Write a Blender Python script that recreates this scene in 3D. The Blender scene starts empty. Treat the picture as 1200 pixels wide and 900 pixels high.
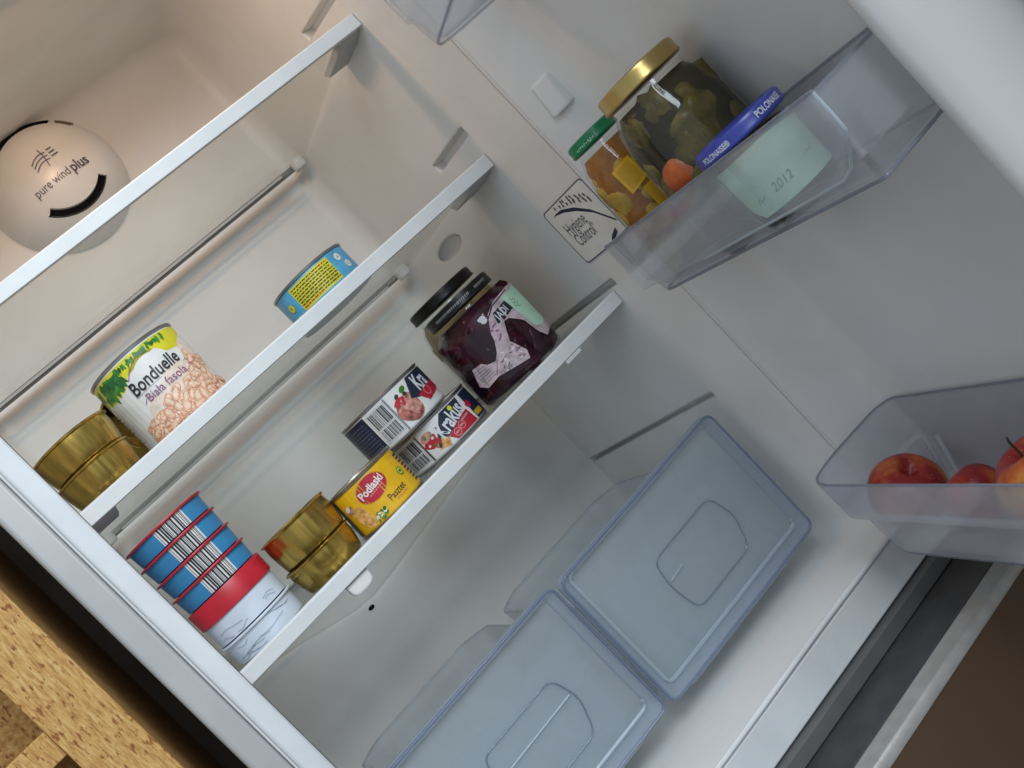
import bpy, bmesh, math, random
from math import sin, cos, pi, radians, asin, atan2, sqrt
from mathutils import Vector, Matrix
random.seed(7)
S = bpy.context.scene
COL = S.collection

# ------------------------------------------------------------------ camera, light, exposure
W, D = 0.48, 0.444                 # inside width and depth of the fridge compartment
ZF, ZC = -0.318, 0.568             # compartment floor and ceiling (0 = lowest glass shelf)
FLOOR = -1.0
CAM = Vector((-0.0231, -0.8222, 0.0782))
right = Vector((0.652, -0.312, -0.691)); down = Vector((-0.663, 0.205, -0.720)); fwd = Vector((0.366, 0.928, -0.073))
fwd.normalize(); right = (right - fwd*right.dot(fwd)).normalized(); down = fwd.cross(right)
cd = bpy.data.cameras.new('camera'); cam = bpy.data.objects.new('camera', cd); COL.objects.link(cam)
m = Matrix((right, -down, -fwd)).transposed().to_4x4(); m.translation = CAM; cam.matrix_world = m
cd.sensor_width = 36; cd.lens = 1285.5*36/1200; cd.clip_start = 0.02; cd.clip_end = 50
S.camera = cam
wd = bpy.data.worlds.new('World'); S.world = wd; wd.use_nodes = True
bg = wd.node_tree.nodes['Background']; bg.inputs[0].default_value = (0.80, 0.90, 1.0, 1); bg.inputs[1].default_value = 0.60

def area(name, loc, target, size, power, col, sy=None):
    l = bpy.data.lights.new(name, 'AREA'); l.energy = power; l.color = col; l.size = size
    if sy: l.shape = 'RECTANGLE'; l.size_y = sy
    o = bpy.data.objects.new(name, l); COL.objects.link(o); o.location = loc
    o.rotation_euler = (Vector(target)-Vector(loc)).to_track_quat('-Z', 'Y').to_euler()
    return o
area('ceiling_lamp', (0.38, -1.65, 1.28), (0.25, 0.2, -0.05), 1.1, 43, (0.82, 0.92, 1.0))
area('fridge_lamp', (0.25, 0.10, ZC-0.012), (0.25, 0.30, 0.20), 0.09, 0.80, (1.0, 0.58, 0.29), 0.05)
S.view_settings.view_transform = 'Standard'; S.view_settings.look = 'None'
S.view_settings.exposure = -0.1; S.view_settings.gamma = 1
S.render.engine = 'CYCLES'
S.cycles.max_bounces = 10; S.cycles.transparent_max_bounces = 24; S.cycles.diffuse_bounces = 5

# ------------------------------------------------------------------ materials
def L(r, g, b):                     # display 0-255 to linear
    f = lambda c: (c/255/12.92 if c <= 10 else ((c/255+.055)/1.055)**2.4)
    return (f(r), f(g), f(b), 1)
def nmat(name):
    mt = bpy.data.materials.new(name); mt.use_nodes = True
    nt = mt.node_tree; nt.nodes.clear()
    out = nt.nodes.new('ShaderNodeOutputMaterial')
    return mt, nt, out
def coords(nt, scale=(1, 1, 1)):
    tc = nt.nodes.new('ShaderNodeTexCoord'); mp = nt.nodes.new('ShaderNodeMapping')
    mp.inputs['Scale'].default_value = scale
    nt.links.new(tc.outputs['Object'], mp.inputs[0]); return mp.outputs[0]
def noise(nt, vec, scale, detail=4):
    n = nt.nodes.new('ShaderNodeTexNoise'); n.inputs['Scale'].default_value = scale; n.inputs['Detail'].default_value = detail
    nt.links.new(vec, n.inputs['Vector']); return n
def ramp(nt, fac, stops):
    r = nt.nodes.new('ShaderNodeValToRGB'); nt.links.new(fac, r.inputs[0])
    while len(r.color_ramp.elements) < len(stops): r.color_ramp.elements.new(0.5)
    for e, (p, c) in zip(r.color_ramp.elements, stops): e.position = p; e.color = c
    return r.outputs[0]
def pm(name, col, rough=0.45, metal=0.0, nscale=60, namt=0.06, bump=None, spec=0.5, coat=0, bevel=None, stretch=(1, 1, 1)):
    mt, nt, out = nmat(name)
    p = nt.nodes.new('ShaderNodeBsdfPrincipled'); nt.links.new(p.outputs[0], out.inputs[0])
    v = coords(nt, stretch); n = noise(nt, v, nscale)
    lo = tuple(c*(1-namt*2) for c in col[:3])+(1,); hi = tuple(min(1, c*(1+namt)) for c in col[:3])+(1,)
    nt.links.new(ramp(nt, n.outputs[0], [(0.3, lo), (0.65, hi)]), p.inputs['Base Color'])
    r2 = noise(nt, v, nscale*0.3, 2)
    mr = nt.nodes.new('ShaderNodeMapRange'); nt.links.new(r2.outputs[0], mr.inputs[0])
    mr.inputs[3].default_value = max(0.02, rough-0.07); mr.inputs[4].default_value = min(1, rough+0.09)
    nt.links.new(mr.outputs[0], p.inputs['Roughness'])
    p.inputs['Metallic'].default_value = metal; p.inputs['Specular IOR Level'].default_value = spec
    p.inputs['Coat Weight'].default_value = coat
    if bevel:
        sm = noise(nt, coords(nt, (1, 1.2, 1)), 8, 4); sm.inputs['Distortion'].default_value = 1.2
        mq = nt.nodes.new('ShaderNodeMixRGB'); mq.blend_type = 'MULTIPLY'; mq.inputs[0].default_value = 1
        src = p.inputs['Base Color'].links[0].from_socket; nt.links.new(src, mq.inputs[1])
        nt.links.new(ramp(nt, sm.outputs[0], [(0.50, (1, 1, 1, 1)), (0.72, (0.955, 0.953, 0.945, 1))]), mq.inputs[2]); nt.links.new(mq.outputs[0], p.inputs['Base Color'])
    nrm = None
    if bevel:
        b = nt.nodes.new('ShaderNodeBevel'); b.samples = 4; b.inputs[0].default_value = bevel; nrm = b.outputs[0]
    if bump:
        bn = noise(nt, v, bump[0], 5); bp = nt.nodes.new('ShaderNodeBump'); bp.inputs['Strength'].default_value = bump[1]; bp.inputs['Distance'].default_value = 0.001
        nt.links.new(bn.outputs[0], bp.inputs['Height'])
        if nrm: nt.links.new(nrm, bp.inputs['Normal'])
        nrm = bp.outputs[0]
    if nrm: nt.links.new(nrm, p.inputs['Normal'])
    return mt
def clear(name, tint, haze, hazecol, rough=0.06, ior=1.45, boost=1.0):
    """thin transparent sheet: tinted see-through, a share of milky scatter, Fresnel gloss"""
    mt, nt, out = nmat(name)
    t = nt.nodes.new('ShaderNodeBsdfTransparent'); t.inputs[0].default_value = tint
    d = nt.nodes.new('ShaderNodeBsdfDiffuse'); d.inputs[0].default_value = hazecol
    tl = nt.nodes.new('ShaderNodeBsdfTranslucent'); tl.inputs[0].default_value = hazecol
    dm = nt.nodes.new('ShaderNodeMixShader'); dm.inputs[0].default_value = 0.4
    nt.links.new(d.outputs[0], dm.inputs[1]); nt.links.new(tl.outputs[0], dm.inputs[2])
    m1 = nt.nodes.new('ShaderNodeMixShader')
    v = coords(nt); n = noise(nt, v, 25, 3)
    mr = nt.nodes.new('ShaderNodeMapRange'); nt.links.new(n.outputs[0], mr.inputs[0])
    mr.inputs[3].default_value = haze*0.8; mr.inputs[4].default_value = haze*1.2
    nt.links.new(mr.outputs[0], m1.inputs[0])
    nt.links.new(t.outputs[0], m1.inputs[1]); nt.links.new(dm.outputs[0], m1.inputs[2])
    g = nt.nodes.new('ShaderNodeBsdfGlossy'); g.inputs['Roughness'].default_value = rough
    f = nt.nodes.new('ShaderNodeLayerWeight'); f.inputs[0].default_value = 0.5      # Schlick, the same from both sides
    pw = nt.nodes.new('ShaderNodeMath'); pw.operation = 'POWER'; pw.inputs[1].default_value = 5; nt.links.new(f.outputs['Facing'], pw.inputs[0])
    f0 = ((ior-1)/(ior+1))**2
    mu = nt.nodes.new('ShaderNodeMath'); mu.operation = 'MULTIPLY_ADD'; mu.inputs[1].default_value = (1-f0)*0.6*boost; mu.inputs[2].default_value = f0*boost; mu.use_clamp = True
    nt.links.new(pw.outputs[0], mu.inputs[0])
    m2 = nt.nodes.new('ShaderNodeMixShader'); nt.links.new(mu.outputs[0], m2.inputs[0])
    nt.links.new(m1.outputs[0], m2.inputs[1]); nt.links.new(g.outputs[0], m2.inputs[2])
    nt.links.new(m2.outputs[0], out.inputs[0]); return mt

M = {}
M['liner'] = pm('liner_white_plastic', (0.78, 0.775, 0.76, 1), 0.36, nscale=7, namt=0.03, bump=(260, 0.05), bevel=0.004, spec=0.4)
M['white'] = pm('white_trim_plastic', (0.70, 0.71, 0.705, 1), 0.4, nscale=30, namt=0.025, bump=(400, 0.05))
M['bracket'] = pm('grey_bracket_plastic', (0.46, 0.47, 0.47, 1), 0.45, namt=0.04)
M['fan'] = pm('white_fan_plastic', (0.84, 0.835, 0.82, 1), 0.28, nscale=20, namt=0.02)
M['silver'] = pm('silver_painted_steel', (0.47, 0.465, 0.455, 1), 0.42, 0.15, nscale=14, namt=0.05, bump=(500, 0.06))
M['flange'] = pm('white_flange_plastic', (0.72, 0.73, 0.735, 1), 0.36, nscale=22, namt=0.04, bump=(180, 0.08))
M['gasket'] = pm('grey_rubber_gasket', (0.42, 0.42, 0.42, 1), 0.6)
M['black'] = pm('black_slot', (0.008, 0.008, 0.009, 1), 0.9, spec=0.05)
M['darkgrey'] = pm('dark_grey_plastic', (0.055, 0.055, 0.056, 1), 0.55, nscale=40, namt=0.12, bump=(300, 0.1))
M['midgrey'] = pm('mid_grey_plastic', (0.13, 0.128, 0.125, 1), 0.55, nscale=30)
M['strip'] = pm('worn_light_trim', (0.42, 0.405, 0.38, 1), 0.4, 0.3, nscale=60, namt=0.08, bump=(200, 0.2))
M['brown'] = pm('steel_front_brown_reflection', (0.105, 0.064, 0.038, 1), 0.45, nscale=5, namt=0.05)  # steel freezer front; the floor's brown reflection is put into its colour
M['chrome'] = pm('grey_metal_trim', (0.20, 0.20, 0.20, 1), 0.4, 0.3)
M['slotbrown'] = pm('brown_slot', (0.14, 0.10, 0.065, 1), 0.6)
M['glass'] = clear('shelf_glass', (0.95, 0.965, 0.955, 1), 0.03, (0.5, 0.53, 0.5, 1), 0.03, 1.5, 0.7)
M['drawer'] = clear('blue_clear_plastic', (0.95, 0.965, 0.975, 1), 0.36, (0.62, 0.69, 0.735, 1), 0.12, 1.45)
M['drawer_rim'] = clear('blue_clear_rim', (0.89, 0.915, 0.95, 1), 0.30, (0.66, 0.70, 0.77, 1), 0.1, 1.5)
M['drawer_body'] = clear('frosted_drawer_body', (0.96, 0.97, 0.98, 1), 0.36, (0.76, 0.80, 0.83, 1), 0.15, 1.45)
M['grip_line'] = clear('moulded_grip_edge', (0.60, 0.66, 0.72, 1), 0.35, (0.55, 0.62, 0.68, 1), 0.1, 1.7)
M['drawer_edge'] = clear('blue_edge_plastic', (0.68, 0.74, 0.85, 1), 0.42, (0.40, 0.47, 0.61, 1), 0.1, 1.5)
M['drawer_line'] = clear('bright_moulded_edge_and_highlight', (0.85, 0.9, 0.95, 1), 0.45, (0.75, 0.8, 0.84, 1), 0.15, 1.6)
M['bin'] = clear('grey_clear_plastic', (0.972, 0.978, 0.985, 1), 0.19, (0.78, 0.81, 0.87, 1), 0.08, 1.45)
M['bin_frost'] = clear('frosted_bin_plastic', (0.965, 0.97, 0.98, 1), 0.40, (0.74, 0.76, 0.82, 1), 0.1, 1.45)
M['bin_rim'] = clear('clear_plastic_rim', (0.68, 0.69, 0.74, 1), 0.28, (0.55, 0.57, 0.64, 1), 0.06, 1.5)
M['jarglass'] = clear('jar_glass', (0.97, 0.98, 0.97, 1), 0.0, (0.6, 0.6, 0.55, 1), 0.04, 1.5, 1.1)
M['gold'] = pm('gold_lacquered_tin', (0.55, 0.375, 0.09, 1), 0.22, 0.93, nscale=25, namt=0.26, bump=(60, 0.3), stretch=(3.5, 3.5, 0.15))
M['goldlid'] = pm('gold_lid', (0.50, 0.36, 0.13, 1), 0.28, 0.9, nscale=50)
M['tin'] = pm('bare_tinplate', (0.34, 0.34, 0.34, 1), 0.3, 0.9)
M['paper'] = pm('white_label_paper', (0.78, 0.77, 0.74, 1), 0.4, namt=0.03)
M['greypaper'] = pm('label_grey', (0.62, 0.62, 0.62, 1), 0.4)
M['ink'] = pm('black_ink', (0.02, 0.02, 0.025, 1), 0.4)
M['inkgrey'] = pm('grey_ink', (0.10, 0.10, 0.15, 1), 0.5)
M['navy'] = pm('navy_print', (0.018, 0.024, 0.055, 1), 0.35)
M['navytext'] = pm('navy_text', (0.12, 0.14, 0.22, 1), 0.4)
M['red'] = pm('red_print', (0.50, 0.022, 0.04, 1), 0.35)
M['pinkred'] = pm('light_red_print', (0.75, 0.30, 0.32, 1), 0.35)
M['yellow'] = pm('yellow_print', (0.80, 0.46, 0.012, 1), 0.35)
M['lemon'] = pm('lemon_print', (0.70, 0.66, 0.03, 1), 0.35)
M['green'] = pm('green_print', (0.06, 0.26, 0.045, 1), 0.35, nscale=150, namt=0.25)
M['green2'] = pm('dark_green_print', (0.02, 0.14, 0.04, 1), 0.35, nscale=150, namt=0.25)
M['sky'] = pm('light_blue_print', (0.10, 0.42, 0.68, 1), 0.32, nscale=90, namt=0.1)
M['tubblue'] = pm('blue_tub_plastic', (0.045, 0.255, 0.50, 1), 0.38, nscale=40, namt=0.08)
M['tubred'] = pm('red_tub_plastic', (0.55, 0.018, 0.035, 1), 0.35, nscale=60, namt=0.08)
M['tubwhite'] = pm('white_tub_plastic', (0.66, 0.72, 0.80, 1), 0.42, nscale=50, namt=0.04, bump=(70, 0.25))
M['crease'] = pm('crease_grey', (0.28, 0.33, 0.42, 1), 0.5)
M['purpletext'] = pm('purple_text', (0.30, 0.10, 0.22, 1), 0.4)
M['fade'] = pm('cream_print', (0.80, 0.66, 0.55, 1), 0.4, nscale=200, namt=0.08)
M['bean'] = pm('bean_print', (0.82, 0.50, 0.33, 1), 0.4, nscale=300, namt=0.12)
M['bean2'] = pm('bean_print_pale', (0.88, 0.66, 0.50, 1), 0.4, nscale=300, namt=0.08)
M['beandark'] = pm('bean_print_dark', (0.56, 0.22, 0.12, 1), 0.4)
M['meat'] = pm('meat_print', (0.40, 0.12, 0.095, 1), 0.4, nscale=200, namt=0.4)
M['meatpale'] = pm('pale_meat_print', (0.62, 0.29, 0.23, 1), 0.4, nscale=200, namt=0.3)
M['bread'] = pm('bread_print', (0.80, 0.42, 0.14, 1), 0.4, nscale=260, namt=0.25)
M['chick'] = pm('roast_print', (0.78, 0.43, 0.12, 1), 0.4, nscale=160, namt=0.3)
M['darkprint'] = pm('dark_print', (0.05, 0.04, 0.03, 1), 0.4)
M['blacklid'] = pm('black_lid', (0.008, 0.0075, 0.008, 1), 0.35, nscale=70, namt=0.2, spec=0.25)
M['bluelid'] = pm('blue_lid', (0.035, 0.05, 0.30, 1), 0.32)
M['greenlid'] = pm('green_lid', (0.0, 0.18, 0.065, 1), 0.35)
M['mint'] = pm('mint_paper', (0.46, 0.70, 0.53, 1), 0.7, namt=0.05)
M['pinkpaper'] = pm('pink_label_paper', (0.55, 0.43, 0.46, 1), 0.5, nscale=120, namt=0.2)
M['whiteink'] = pm('white_ink', (0.72, 0.74, 0.78, 1), 0.4)
M['greyink'] = pm('light_grey_ink', (0.42, 0.42, 0.42, 1), 0.4)
M['orange'] = pm('orange_sticker', (0.66, 0.36, 0.02, 1), 0.45)
M['apple_stem'] = pm('apple_stem', (0.05, 0.03, 0.015, 1), 0.7)
M['carrot'] = pm('carrot', (0.40, 0.080, 0.012, 1), 0.35, nscale=120, namt=0.15)
def food(name, stops, scale, rough=0.25, stretch=(1, 1, 1)):
    mt, nt, out = nmat(name); p = nt.nodes.new('ShaderNodeBsdfPrincipled'); nt.links.new(p.outputs[0], out.inputs[0])
    v = coords(nt, stretch); n = noise(nt, v, scale, 5); n.inputs['Roughness'].default_value = 0.6
    nt.links.new(ramp(nt, n.outputs[0], stops), p.inputs['Base Color']); p.inputs['Roughness'].default_value = rough; p.inputs['Specular IOR Level'].default_value = 0.12
    bp = nt.nodes.new('ShaderNodeBump'); bp.inputs['Strength'].default_value = 0.4; bp.inputs['Distance'].default_value = 0.002
    nt.links.new(n.outputs[0], bp.inputs['Height']); nt.links.new(bp.outputs[0], p.inputs['Normal']); return mt
M['brine'] = food('amber_brine', [(0.3, (0.17, 0.05, 0.008, 1)), (0.7, (0.42, 0.17, 0.02, 1))], 40)
M['pickle'] = food('yellow_pickle', [(0.3, (0.34, 0.20, 0.02, 1)), (0.6, (0.52, 0.32, 0.05, 1)), (0.8, (0.66, 0.42, 0.16, 1))], 60)
M['olive'] = food('olive_pickle', [(0.25, (0.030, 0.026, 0.008, 1)), (0.5, (0.10, 0.075, 0.018, 1)), (0.75, (0.24, 0.17, 0.04, 1))], 45)
M['darkbrine'] = food('dark_brine', [(0.3, (0.012, 0.010, 0.005, 1)), (0.7, (0.05, 0.038, 0.014, 1))], 40)
M['beet'] = food('beetroot', [(0.3, (0.010, 0.002, 0.006, 1)), (0.55, (0.030, 0.004, 0.012, 1)), (0.75, (0.075, 0.008, 0.022, 1))], 55)
M['mustard'] = food('yellow_contents', [(0.3, (0.20, 0.13, 0.05, 1)), (0.7, (0.34, 0.25, 0.12, 1))], 60)
M['apple'] = None
def apple_mat():
    mt, nt, out = nmat('apple_skin'); p = nt.nodes.new('ShaderNodeBsdfPrincipled'); nt.links.new(p.outputs[0], out.inputs[0])
    v = coords(nt, (1, 1, 0.25)); n = noise(nt, v, 70, 5); v2 = coords(nt); n2 = noise(nt, v2, 16, 2)
    ad = nt.nodes.new('ShaderNodeMath'); ad.operation = 'MULTIPLY_ADD'; nt.links.new(n.outputs[0], ad.inputs[0]); ad.inputs[1].default_value = 0.45
    nt.links.new(n2.outputs[0], ad.inputs[2])
    nt.links.new(ramp(nt, ad.outputs[0], [(0.53, (0.17, 0.006, 0.010, 1)), (0.70, (0.32, 0.020, 0.016, 1)), (0.81, (0.56, 0.14, 0.025, 1)), (0.90, (0.66, 0.42, 0.07, 1))]), p.inputs['Base Color'])
    lc = nt.nodes.new('ShaderNodeTexVoronoi'); lc.inputs['Scale'].default_value = 260; nt.links.new(v2, lc.inputs['Vector'])
    mq = nt.nodes.new('ShaderNodeMixRGB'); mq.inputs[2].default_value = (0.72, 0.50, 0.24, 1)
    nt.links.new(ramp(nt, lc.outputs['Distance'], [(0.08, (0.32, 0.32, 0.32, 1)), (0.20, (0, 0, 0, 1))]), mq.inputs[0])
    src = p.inputs['Base Color'].links[0].from_socket; nt.links.new(src, mq.inputs[1]); nt.links.new(mq.outputs[0], p.inputs['Base Color'])
    p.inputs['Roughness'].default_value = 0.33; return mt
M['apple'] = apple_mat()
def osb_mat(name='osb_strands', k=1.0, st=(1, 1, 0.15)):
    mt, nt, out = nmat(name); p = nt.nodes.new('ShaderNodeBsdfPrincipled'); nt.links.new(p.outputs[0], out.inputs[0])
    v = coords(nt, st)
    fb = noise(nt, v, 520, 8); fb.inputs['Roughness'].default_value = 0.72
    c1 = ramp(nt, fb.outputs[0], [(0.34, (0.36*k, 0.17*k, 0.045*k, 1)), (0.46, (0.55*k, 0.29*k, 0.08*k, 1)), (0.56, (0.66*k, 0.39*k, 0.125*k, 1)), (0.68, (0.76*k, 0.53*k, 0.23*k, 1))])
    n = noise(nt, coords(nt, (1, 1, 0.4)), 340, 3)
    mm = nt.nodes.new('ShaderNodeMixRGB'); mm.blend_type = 'MULTIPLY'; mm.inputs[0].default_value = 0.85
    nt.links.new(c1, mm.inputs[1]); nt.links.new(ramp(nt, n.outputs[0], [(0.34, (0.42, 0.19, 0.08, 1)), (0.42, (1, 1, 1, 1))]), mm.inputs[2])
    nt.links.new(mm.outputs[0], p.inputs['Base Color']); p.inputs['Roughness'].default_value = 0.65
    bp = nt.nodes.new('ShaderNodeBump'); bp.inputs['Strength'].default_value = 0.7; bp.inputs['Distance'].default_value = 0.0015
    nt.links.new(fb.outputs[0], bp.inputs['Height']); nt.links.new(bp.outputs[0], p.inputs['Normal']); return mt
M['osb'] = osb_mat()
M['osbpanel'] = osb_mat('osb_panel_strands', 0.8, (0.4, 1, 0.4))
M['floor'] = pm('brown_floor_boards', (0.13, 0.08, 0.05, 1), 0.5, nscale=8, namt=0.2, stretch=(1, 8, 1))
M['wall'] = pm('dark_brown_wall', (0.05, 0.038, 0.028, 1), 0.8, nscale=12, namt=0.2)

# ------------------------------------------------------------------ mesh helpers
class MB:
    def __init__(s): s.v = []; s.f = []; s.mi = []; s.mats = []
    def mid(s, mt):
        if mt not in s.mats: s.mats.append(mt)
        return s.mats.index(mt)
    def add(s, verts, faces, mt):
        b = len(s.v); i = s.mid(mt)
        s.v += [tuple(p) for p in verts]; s.f += [tuple(b+k for k in fc) for fc in faces]; s.mi += [i]*len(faces)
    def box(s, a, b, mt, fn=None):
        (x0, y0, z0), (x1, y1, z1) = a, b
        vs = [(x0, y0, z0), (x1, y0, z0), (x1, y1, z0), (x0, y1, z0), (x0, y0, z1), (x1, y0, z1), (x1, y1, z1), (x0, y1, z1)]
        if fn: vs = [fn(p) for p in vs]
        s.add(vs, [(3, 2, 1, 0), (4, 5, 6, 7), (0, 1, 5, 4), (1, 2, 6, 5), (2, 3, 7, 6), (3, 0, 4, 7)], mt)
    def loft(s, rings, mt, cap0=True, cap1=True, closed=True):
        n = len(rings[0]); vs = [p for r in rings for p in r]; fs = []
        for i in range(len(rings)-1):
            for j in range(n if closed else n-1):
                k = (j+1) % n; fs.append((i*n+j, i*n+k, (i+1)*n+k, (i+1)*n+j))
        if cap0: fs.append(tuple(reversed(range(n))))
        if cap1: fs.append(tuple((len(rings)-1)*n+j for j in range(n)))
        s.add(vs, fs, mt)
    def lathe(s, prof, mt, seg=64, c=(0, 0, 0), cap0=True, cap1=True, wob=None):
        rings = []
        for r, z in prof:
            rings.append([(c[0]+(r*(wob(j/seg*2*pi, z) if wob else 1))*sin(j/seg*2*pi), c[1]-(r*(wob(j/seg*2*pi, z) if wob else 1))*cos(j/seg*2*pi), c[2]+z) for j in range(seg)])
        s.loft(rings, mt, cap0, cap1)
    def tube(s, path, r, mt, seg=8, closed=False):
        P = [Vector(p) for p in path]; n = len(P); rings = []
        for i in range(n):
            t = (P[(i+1) % n]-P[i-1]) if closed else (P[min(i+1, n-1)]-P[max(i-1, 0)])
            t.normalize(); up = Vector((0, 0, 1)) if abs(t.z) < 0.9 else Vector((0, 1, 0))
            a = t.cross(up).normalized(); b = t.cross(a)
            rings.append([tuple(P[i]+a*r*cos(k/seg*2*pi)+b*r*sin(k/seg*2*pi)) for k in range(seg)])
        if closed: rings.append(rings[0])
        s.loft(rings, mt, not closed, not closed)
    def prism(s, poly, axis, a, b, mt):
        """poly in the two axes left after removing axis, extruded from a to b"""
        def mk(p, t):
            q = list(p); q.insert(axis, t); return tuple(q)
        n = len(poly); vs = [mk(p, a) for p in poly]+[mk(p, b) for p in poly]
        s.add(vs, [tuple(range(n)), tuple(range(2*n-1, n-1, -1))]+[(j, (j+1) % n, n+(j+1) % n, n+j) for j in range(n)], mt)
    def blob(s, c, r, mt, rot=0, seg=12, rough=0.12):
        rx, ry, rz = r; rings = []
        q = Matrix.Rotation(rot, 3, 'Y') @ Matrix.Rotation(rot*0.7, 3, 'Z')
        for i in range(1, 8):
            ph = pi*i/8
            ring = []
            for j in range(seg):
                th = 2*pi*j/seg; k = 1+rough*sin(3*th+rot*5)*sin(2*ph+rot)
                p = q @ Vector((rx*k*sin(ph)*cos(th), ry*k*sin(ph)*sin(th), rz*k*cos(ph))); ring.append((c[0]+p.x, c[1]+p.y, c[2]+p.z))
            rings.append(ring)
        s.loft(rings, mt)
def obj(name, mb, parent=None, smooth=35, bevel=0, loc=None, sub=0):
    me = bpy.data.meshes.new(name); me.from_pydata(mb.v, [], mb.f)
    for mt in mb.mats: me.materials.append(mt)
    me.polygons.foreach_set('material_index', mb.mi)
    bm = bmesh.new(); bm.from_mesh(me)
    if smooth: bmesh.ops.recalc_face_normals(bm, faces=bm.faces)
    bm.to_mesh(me); bm.free()
    if smooth:
        me.polygons.foreach_set('use_smooth', [True]*len(me.polygons)); me.set_sharp_from_angle(angle=radians(smooth))
    o = bpy.data.objects.new(name, me); COL.objects.link(o)
    if parent: o.parent = parent
    if loc: o.location = loc
    if bevel:
        b = o.modifiers.new('bevel', 'BEVEL'); b.width = bevel; b.segments = 3; b.limit_method = 'ANGLE'; b.angle_limit = radians(40)
    return o
def thing(name, label, cat, loc=(0, 0, 0), rz=0, group=None):
    o = bpy.data.objects.new(name, None); COL.objects.link(o); o.empty_display_size = 0.02
    o.location = loc; o.rotation_euler = (0, 0, rz); o['label'] = label; o['category'] = cat
    if group: o['group'] = group
    return o
def copy_tree(o, parent=None):
    c = o.copy(); COL.objects.link(c)
    if parent: c.parent = parent
    for ch in list(o.children): copy_tree(ch, c)
    return c
def face_cam(x, y): return atan2(CAM.x-x, y-CAM.y)
def rrect(x0, z0, x1, z1, r, n=6):
    pts = []
    for cx, cz, a0 in ((x1-r, z1-r, 0), (x0+r, z1-r, 90), (x0+r, z0+r, 180), (x1-r, z0+r, 270)):
        for k in range(n+1):
            a = radians(a0+90*k/n); pts.append((cx+r*cos(a), cz+r*sin(a)))
    return pts
def round_poly(pts, r, n=5):
    out = []; N = len(pts)
    for i in range(N):
        p = Vector(pts[i]); a = Vector(pts[i-1])-p; b = Vector(pts[(i+1) % N])-p
        rr = r[i] if isinstance(r, (list, tuple)) else r
        la = min(rr, a.length*0.45); lb = min(rr, b.length*0.45); A = p+a.normalized()*la; B = p+b.normalized()*lb
        for k in range(n+1):
            t = k/n; q = A*(1-t)**2+p*2*t*(1-t)+B*t*t; out.append((q.x, q.y))
    return out

# flat printing laid on a surface given by a map (a, b, offset) -> point
class Print:
    def __init__(s, mapf, base=0.0003): s.mb = MB(); s.map = mapf; s.off = base; s.inc = 0.000006
    def poly(s, pts, mt, step=0.003):
        s.off += s.inc
        bm = bmesh.new(); f = bm.faces.new([bm.verts.new((p[0], p[1], 0)) for p in pts])
        a0 = min(p[0] for p in pts); a1 = max(p[0] for p in pts)
        bmesh.ops.triangulate(bm, faces=[f])
        if step:
            x = (math.floor(a0/step)+1)*step
            while x < a1-1e-6:
                bmesh.ops.bisect_plane(bm, geom=bm.verts[:]+bm.edges[:]+bm.faces[:], plane_co=(x, 0, 0), plane_no=(1, 0, 0)); x += step
        bm.verts.index_update()
        s.mb.add([s.map(v.co.x, v.co.y, s.off) for v in bm.verts], [tuple(v.index for v in fc.verts) for fc in bm.faces], mt); bm.free()
    def rect(s, a0, b0, a1, b1, mt, step=0.006): s.poly([(a0, b0), (a1, b0), (a1, b1), (a0, b1)], mt, step)
    def ell(s, a, b, ra, rb, mt, rot=0, n=18, wob=0):
        s.poly([(a+(ra*cos(t)*(1+wob*sin(3*t)))*cos(rot)-rb*sin(t)*sin(rot), b+ra*cos(t)*sin(rot)+rb*sin(t)*cos(rot)) for t in [2*pi*k/n for k in range(n)]], mt)
    def line(s, pts, w, mt):
        for (p, q) in zip(pts[:-1], pts[1:]):
            d = Vector(q)-Vector(p)
            if d.length < 1e-6: continue
            nn = Vector((-d.y, d.x)).normalized()*w/2; e = d.normalized()*w*0.2; p_ = Vector(p)-e; q_ = Vector(q)+e
            s.poly([tuple(p_-nn), tuple(q_-nn), tuple(q_+nn), tuple(p_+nn)], mt)
    def text(s, body, a, b, width, mt, bold=0.0, shear=0.0, rot=0.0, yscale=1.0, arc=0.0):
        """centred on (a, b), drawn to the given width"""
        cu = bpy.data.curves.new('text', 'FONT'); cu.body = body; cu.align_x = 'CENTER'; cu.align_y = 'CENTER'; cu.shear = shear; cu.offset = bold; cu.resolution_u = 3
        o = bpy.data.objects.new('text', cu); COL.objects.link(o)
        dg = bpy.context.evaluated_depsgraph_get(); me = bpy.data.meshes.new_from_object(o.evaluated_get(dg))
        xs = [v.co.x for v in me.vertices]; k = width/(max(xs)-min(xs)); mid = (max(xs)+min(xs))/2
        s.off += 0.00009; vs = []
        for v in me.vertices:
            x = (v.co.x-mid)*k; y = v.co.y*k*yscale+arc*(1-(2*x/width)**2)
            vs.append(s.map(a+x*cos(rot)-y*sin(rot), b+x*sin(rot)+y*cos(rot), s.off))
        s.mb.add(vs, [tuple(p.vertices) for p in me.polygons], mt)
        bpy.data.objects.remove(o); bpy.data.curves.remove(cu); bpy.data.meshes.remove(me)
    def barcode(s, a0, b0, a1, b1, n=26, horiz=False, seed=1):
        rg = random.Random(seed); t = 0.0; w = []
        while len(w) < n*2: w.append(rg.choice((1, 1, 2, 3)))
        tot = sum(w); t = 0
        for i, x in enumerate(w):
            if i % 2 == 0:
                if horiz: s.rect(a0, b0+(b1-b0)*t/tot, a1, b0+(b1-b0)*(t+x)/tot, M['ink'])
                else: s.rect(a0+(a1-a0)*t/tot, b0, a0+(a1-a0)*(t+x)/tot, b1, M['ink'], None)
            t += x
    def build(s, parent, name='label'): return obj(name, s.mb, parent, smooth=0)
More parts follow.
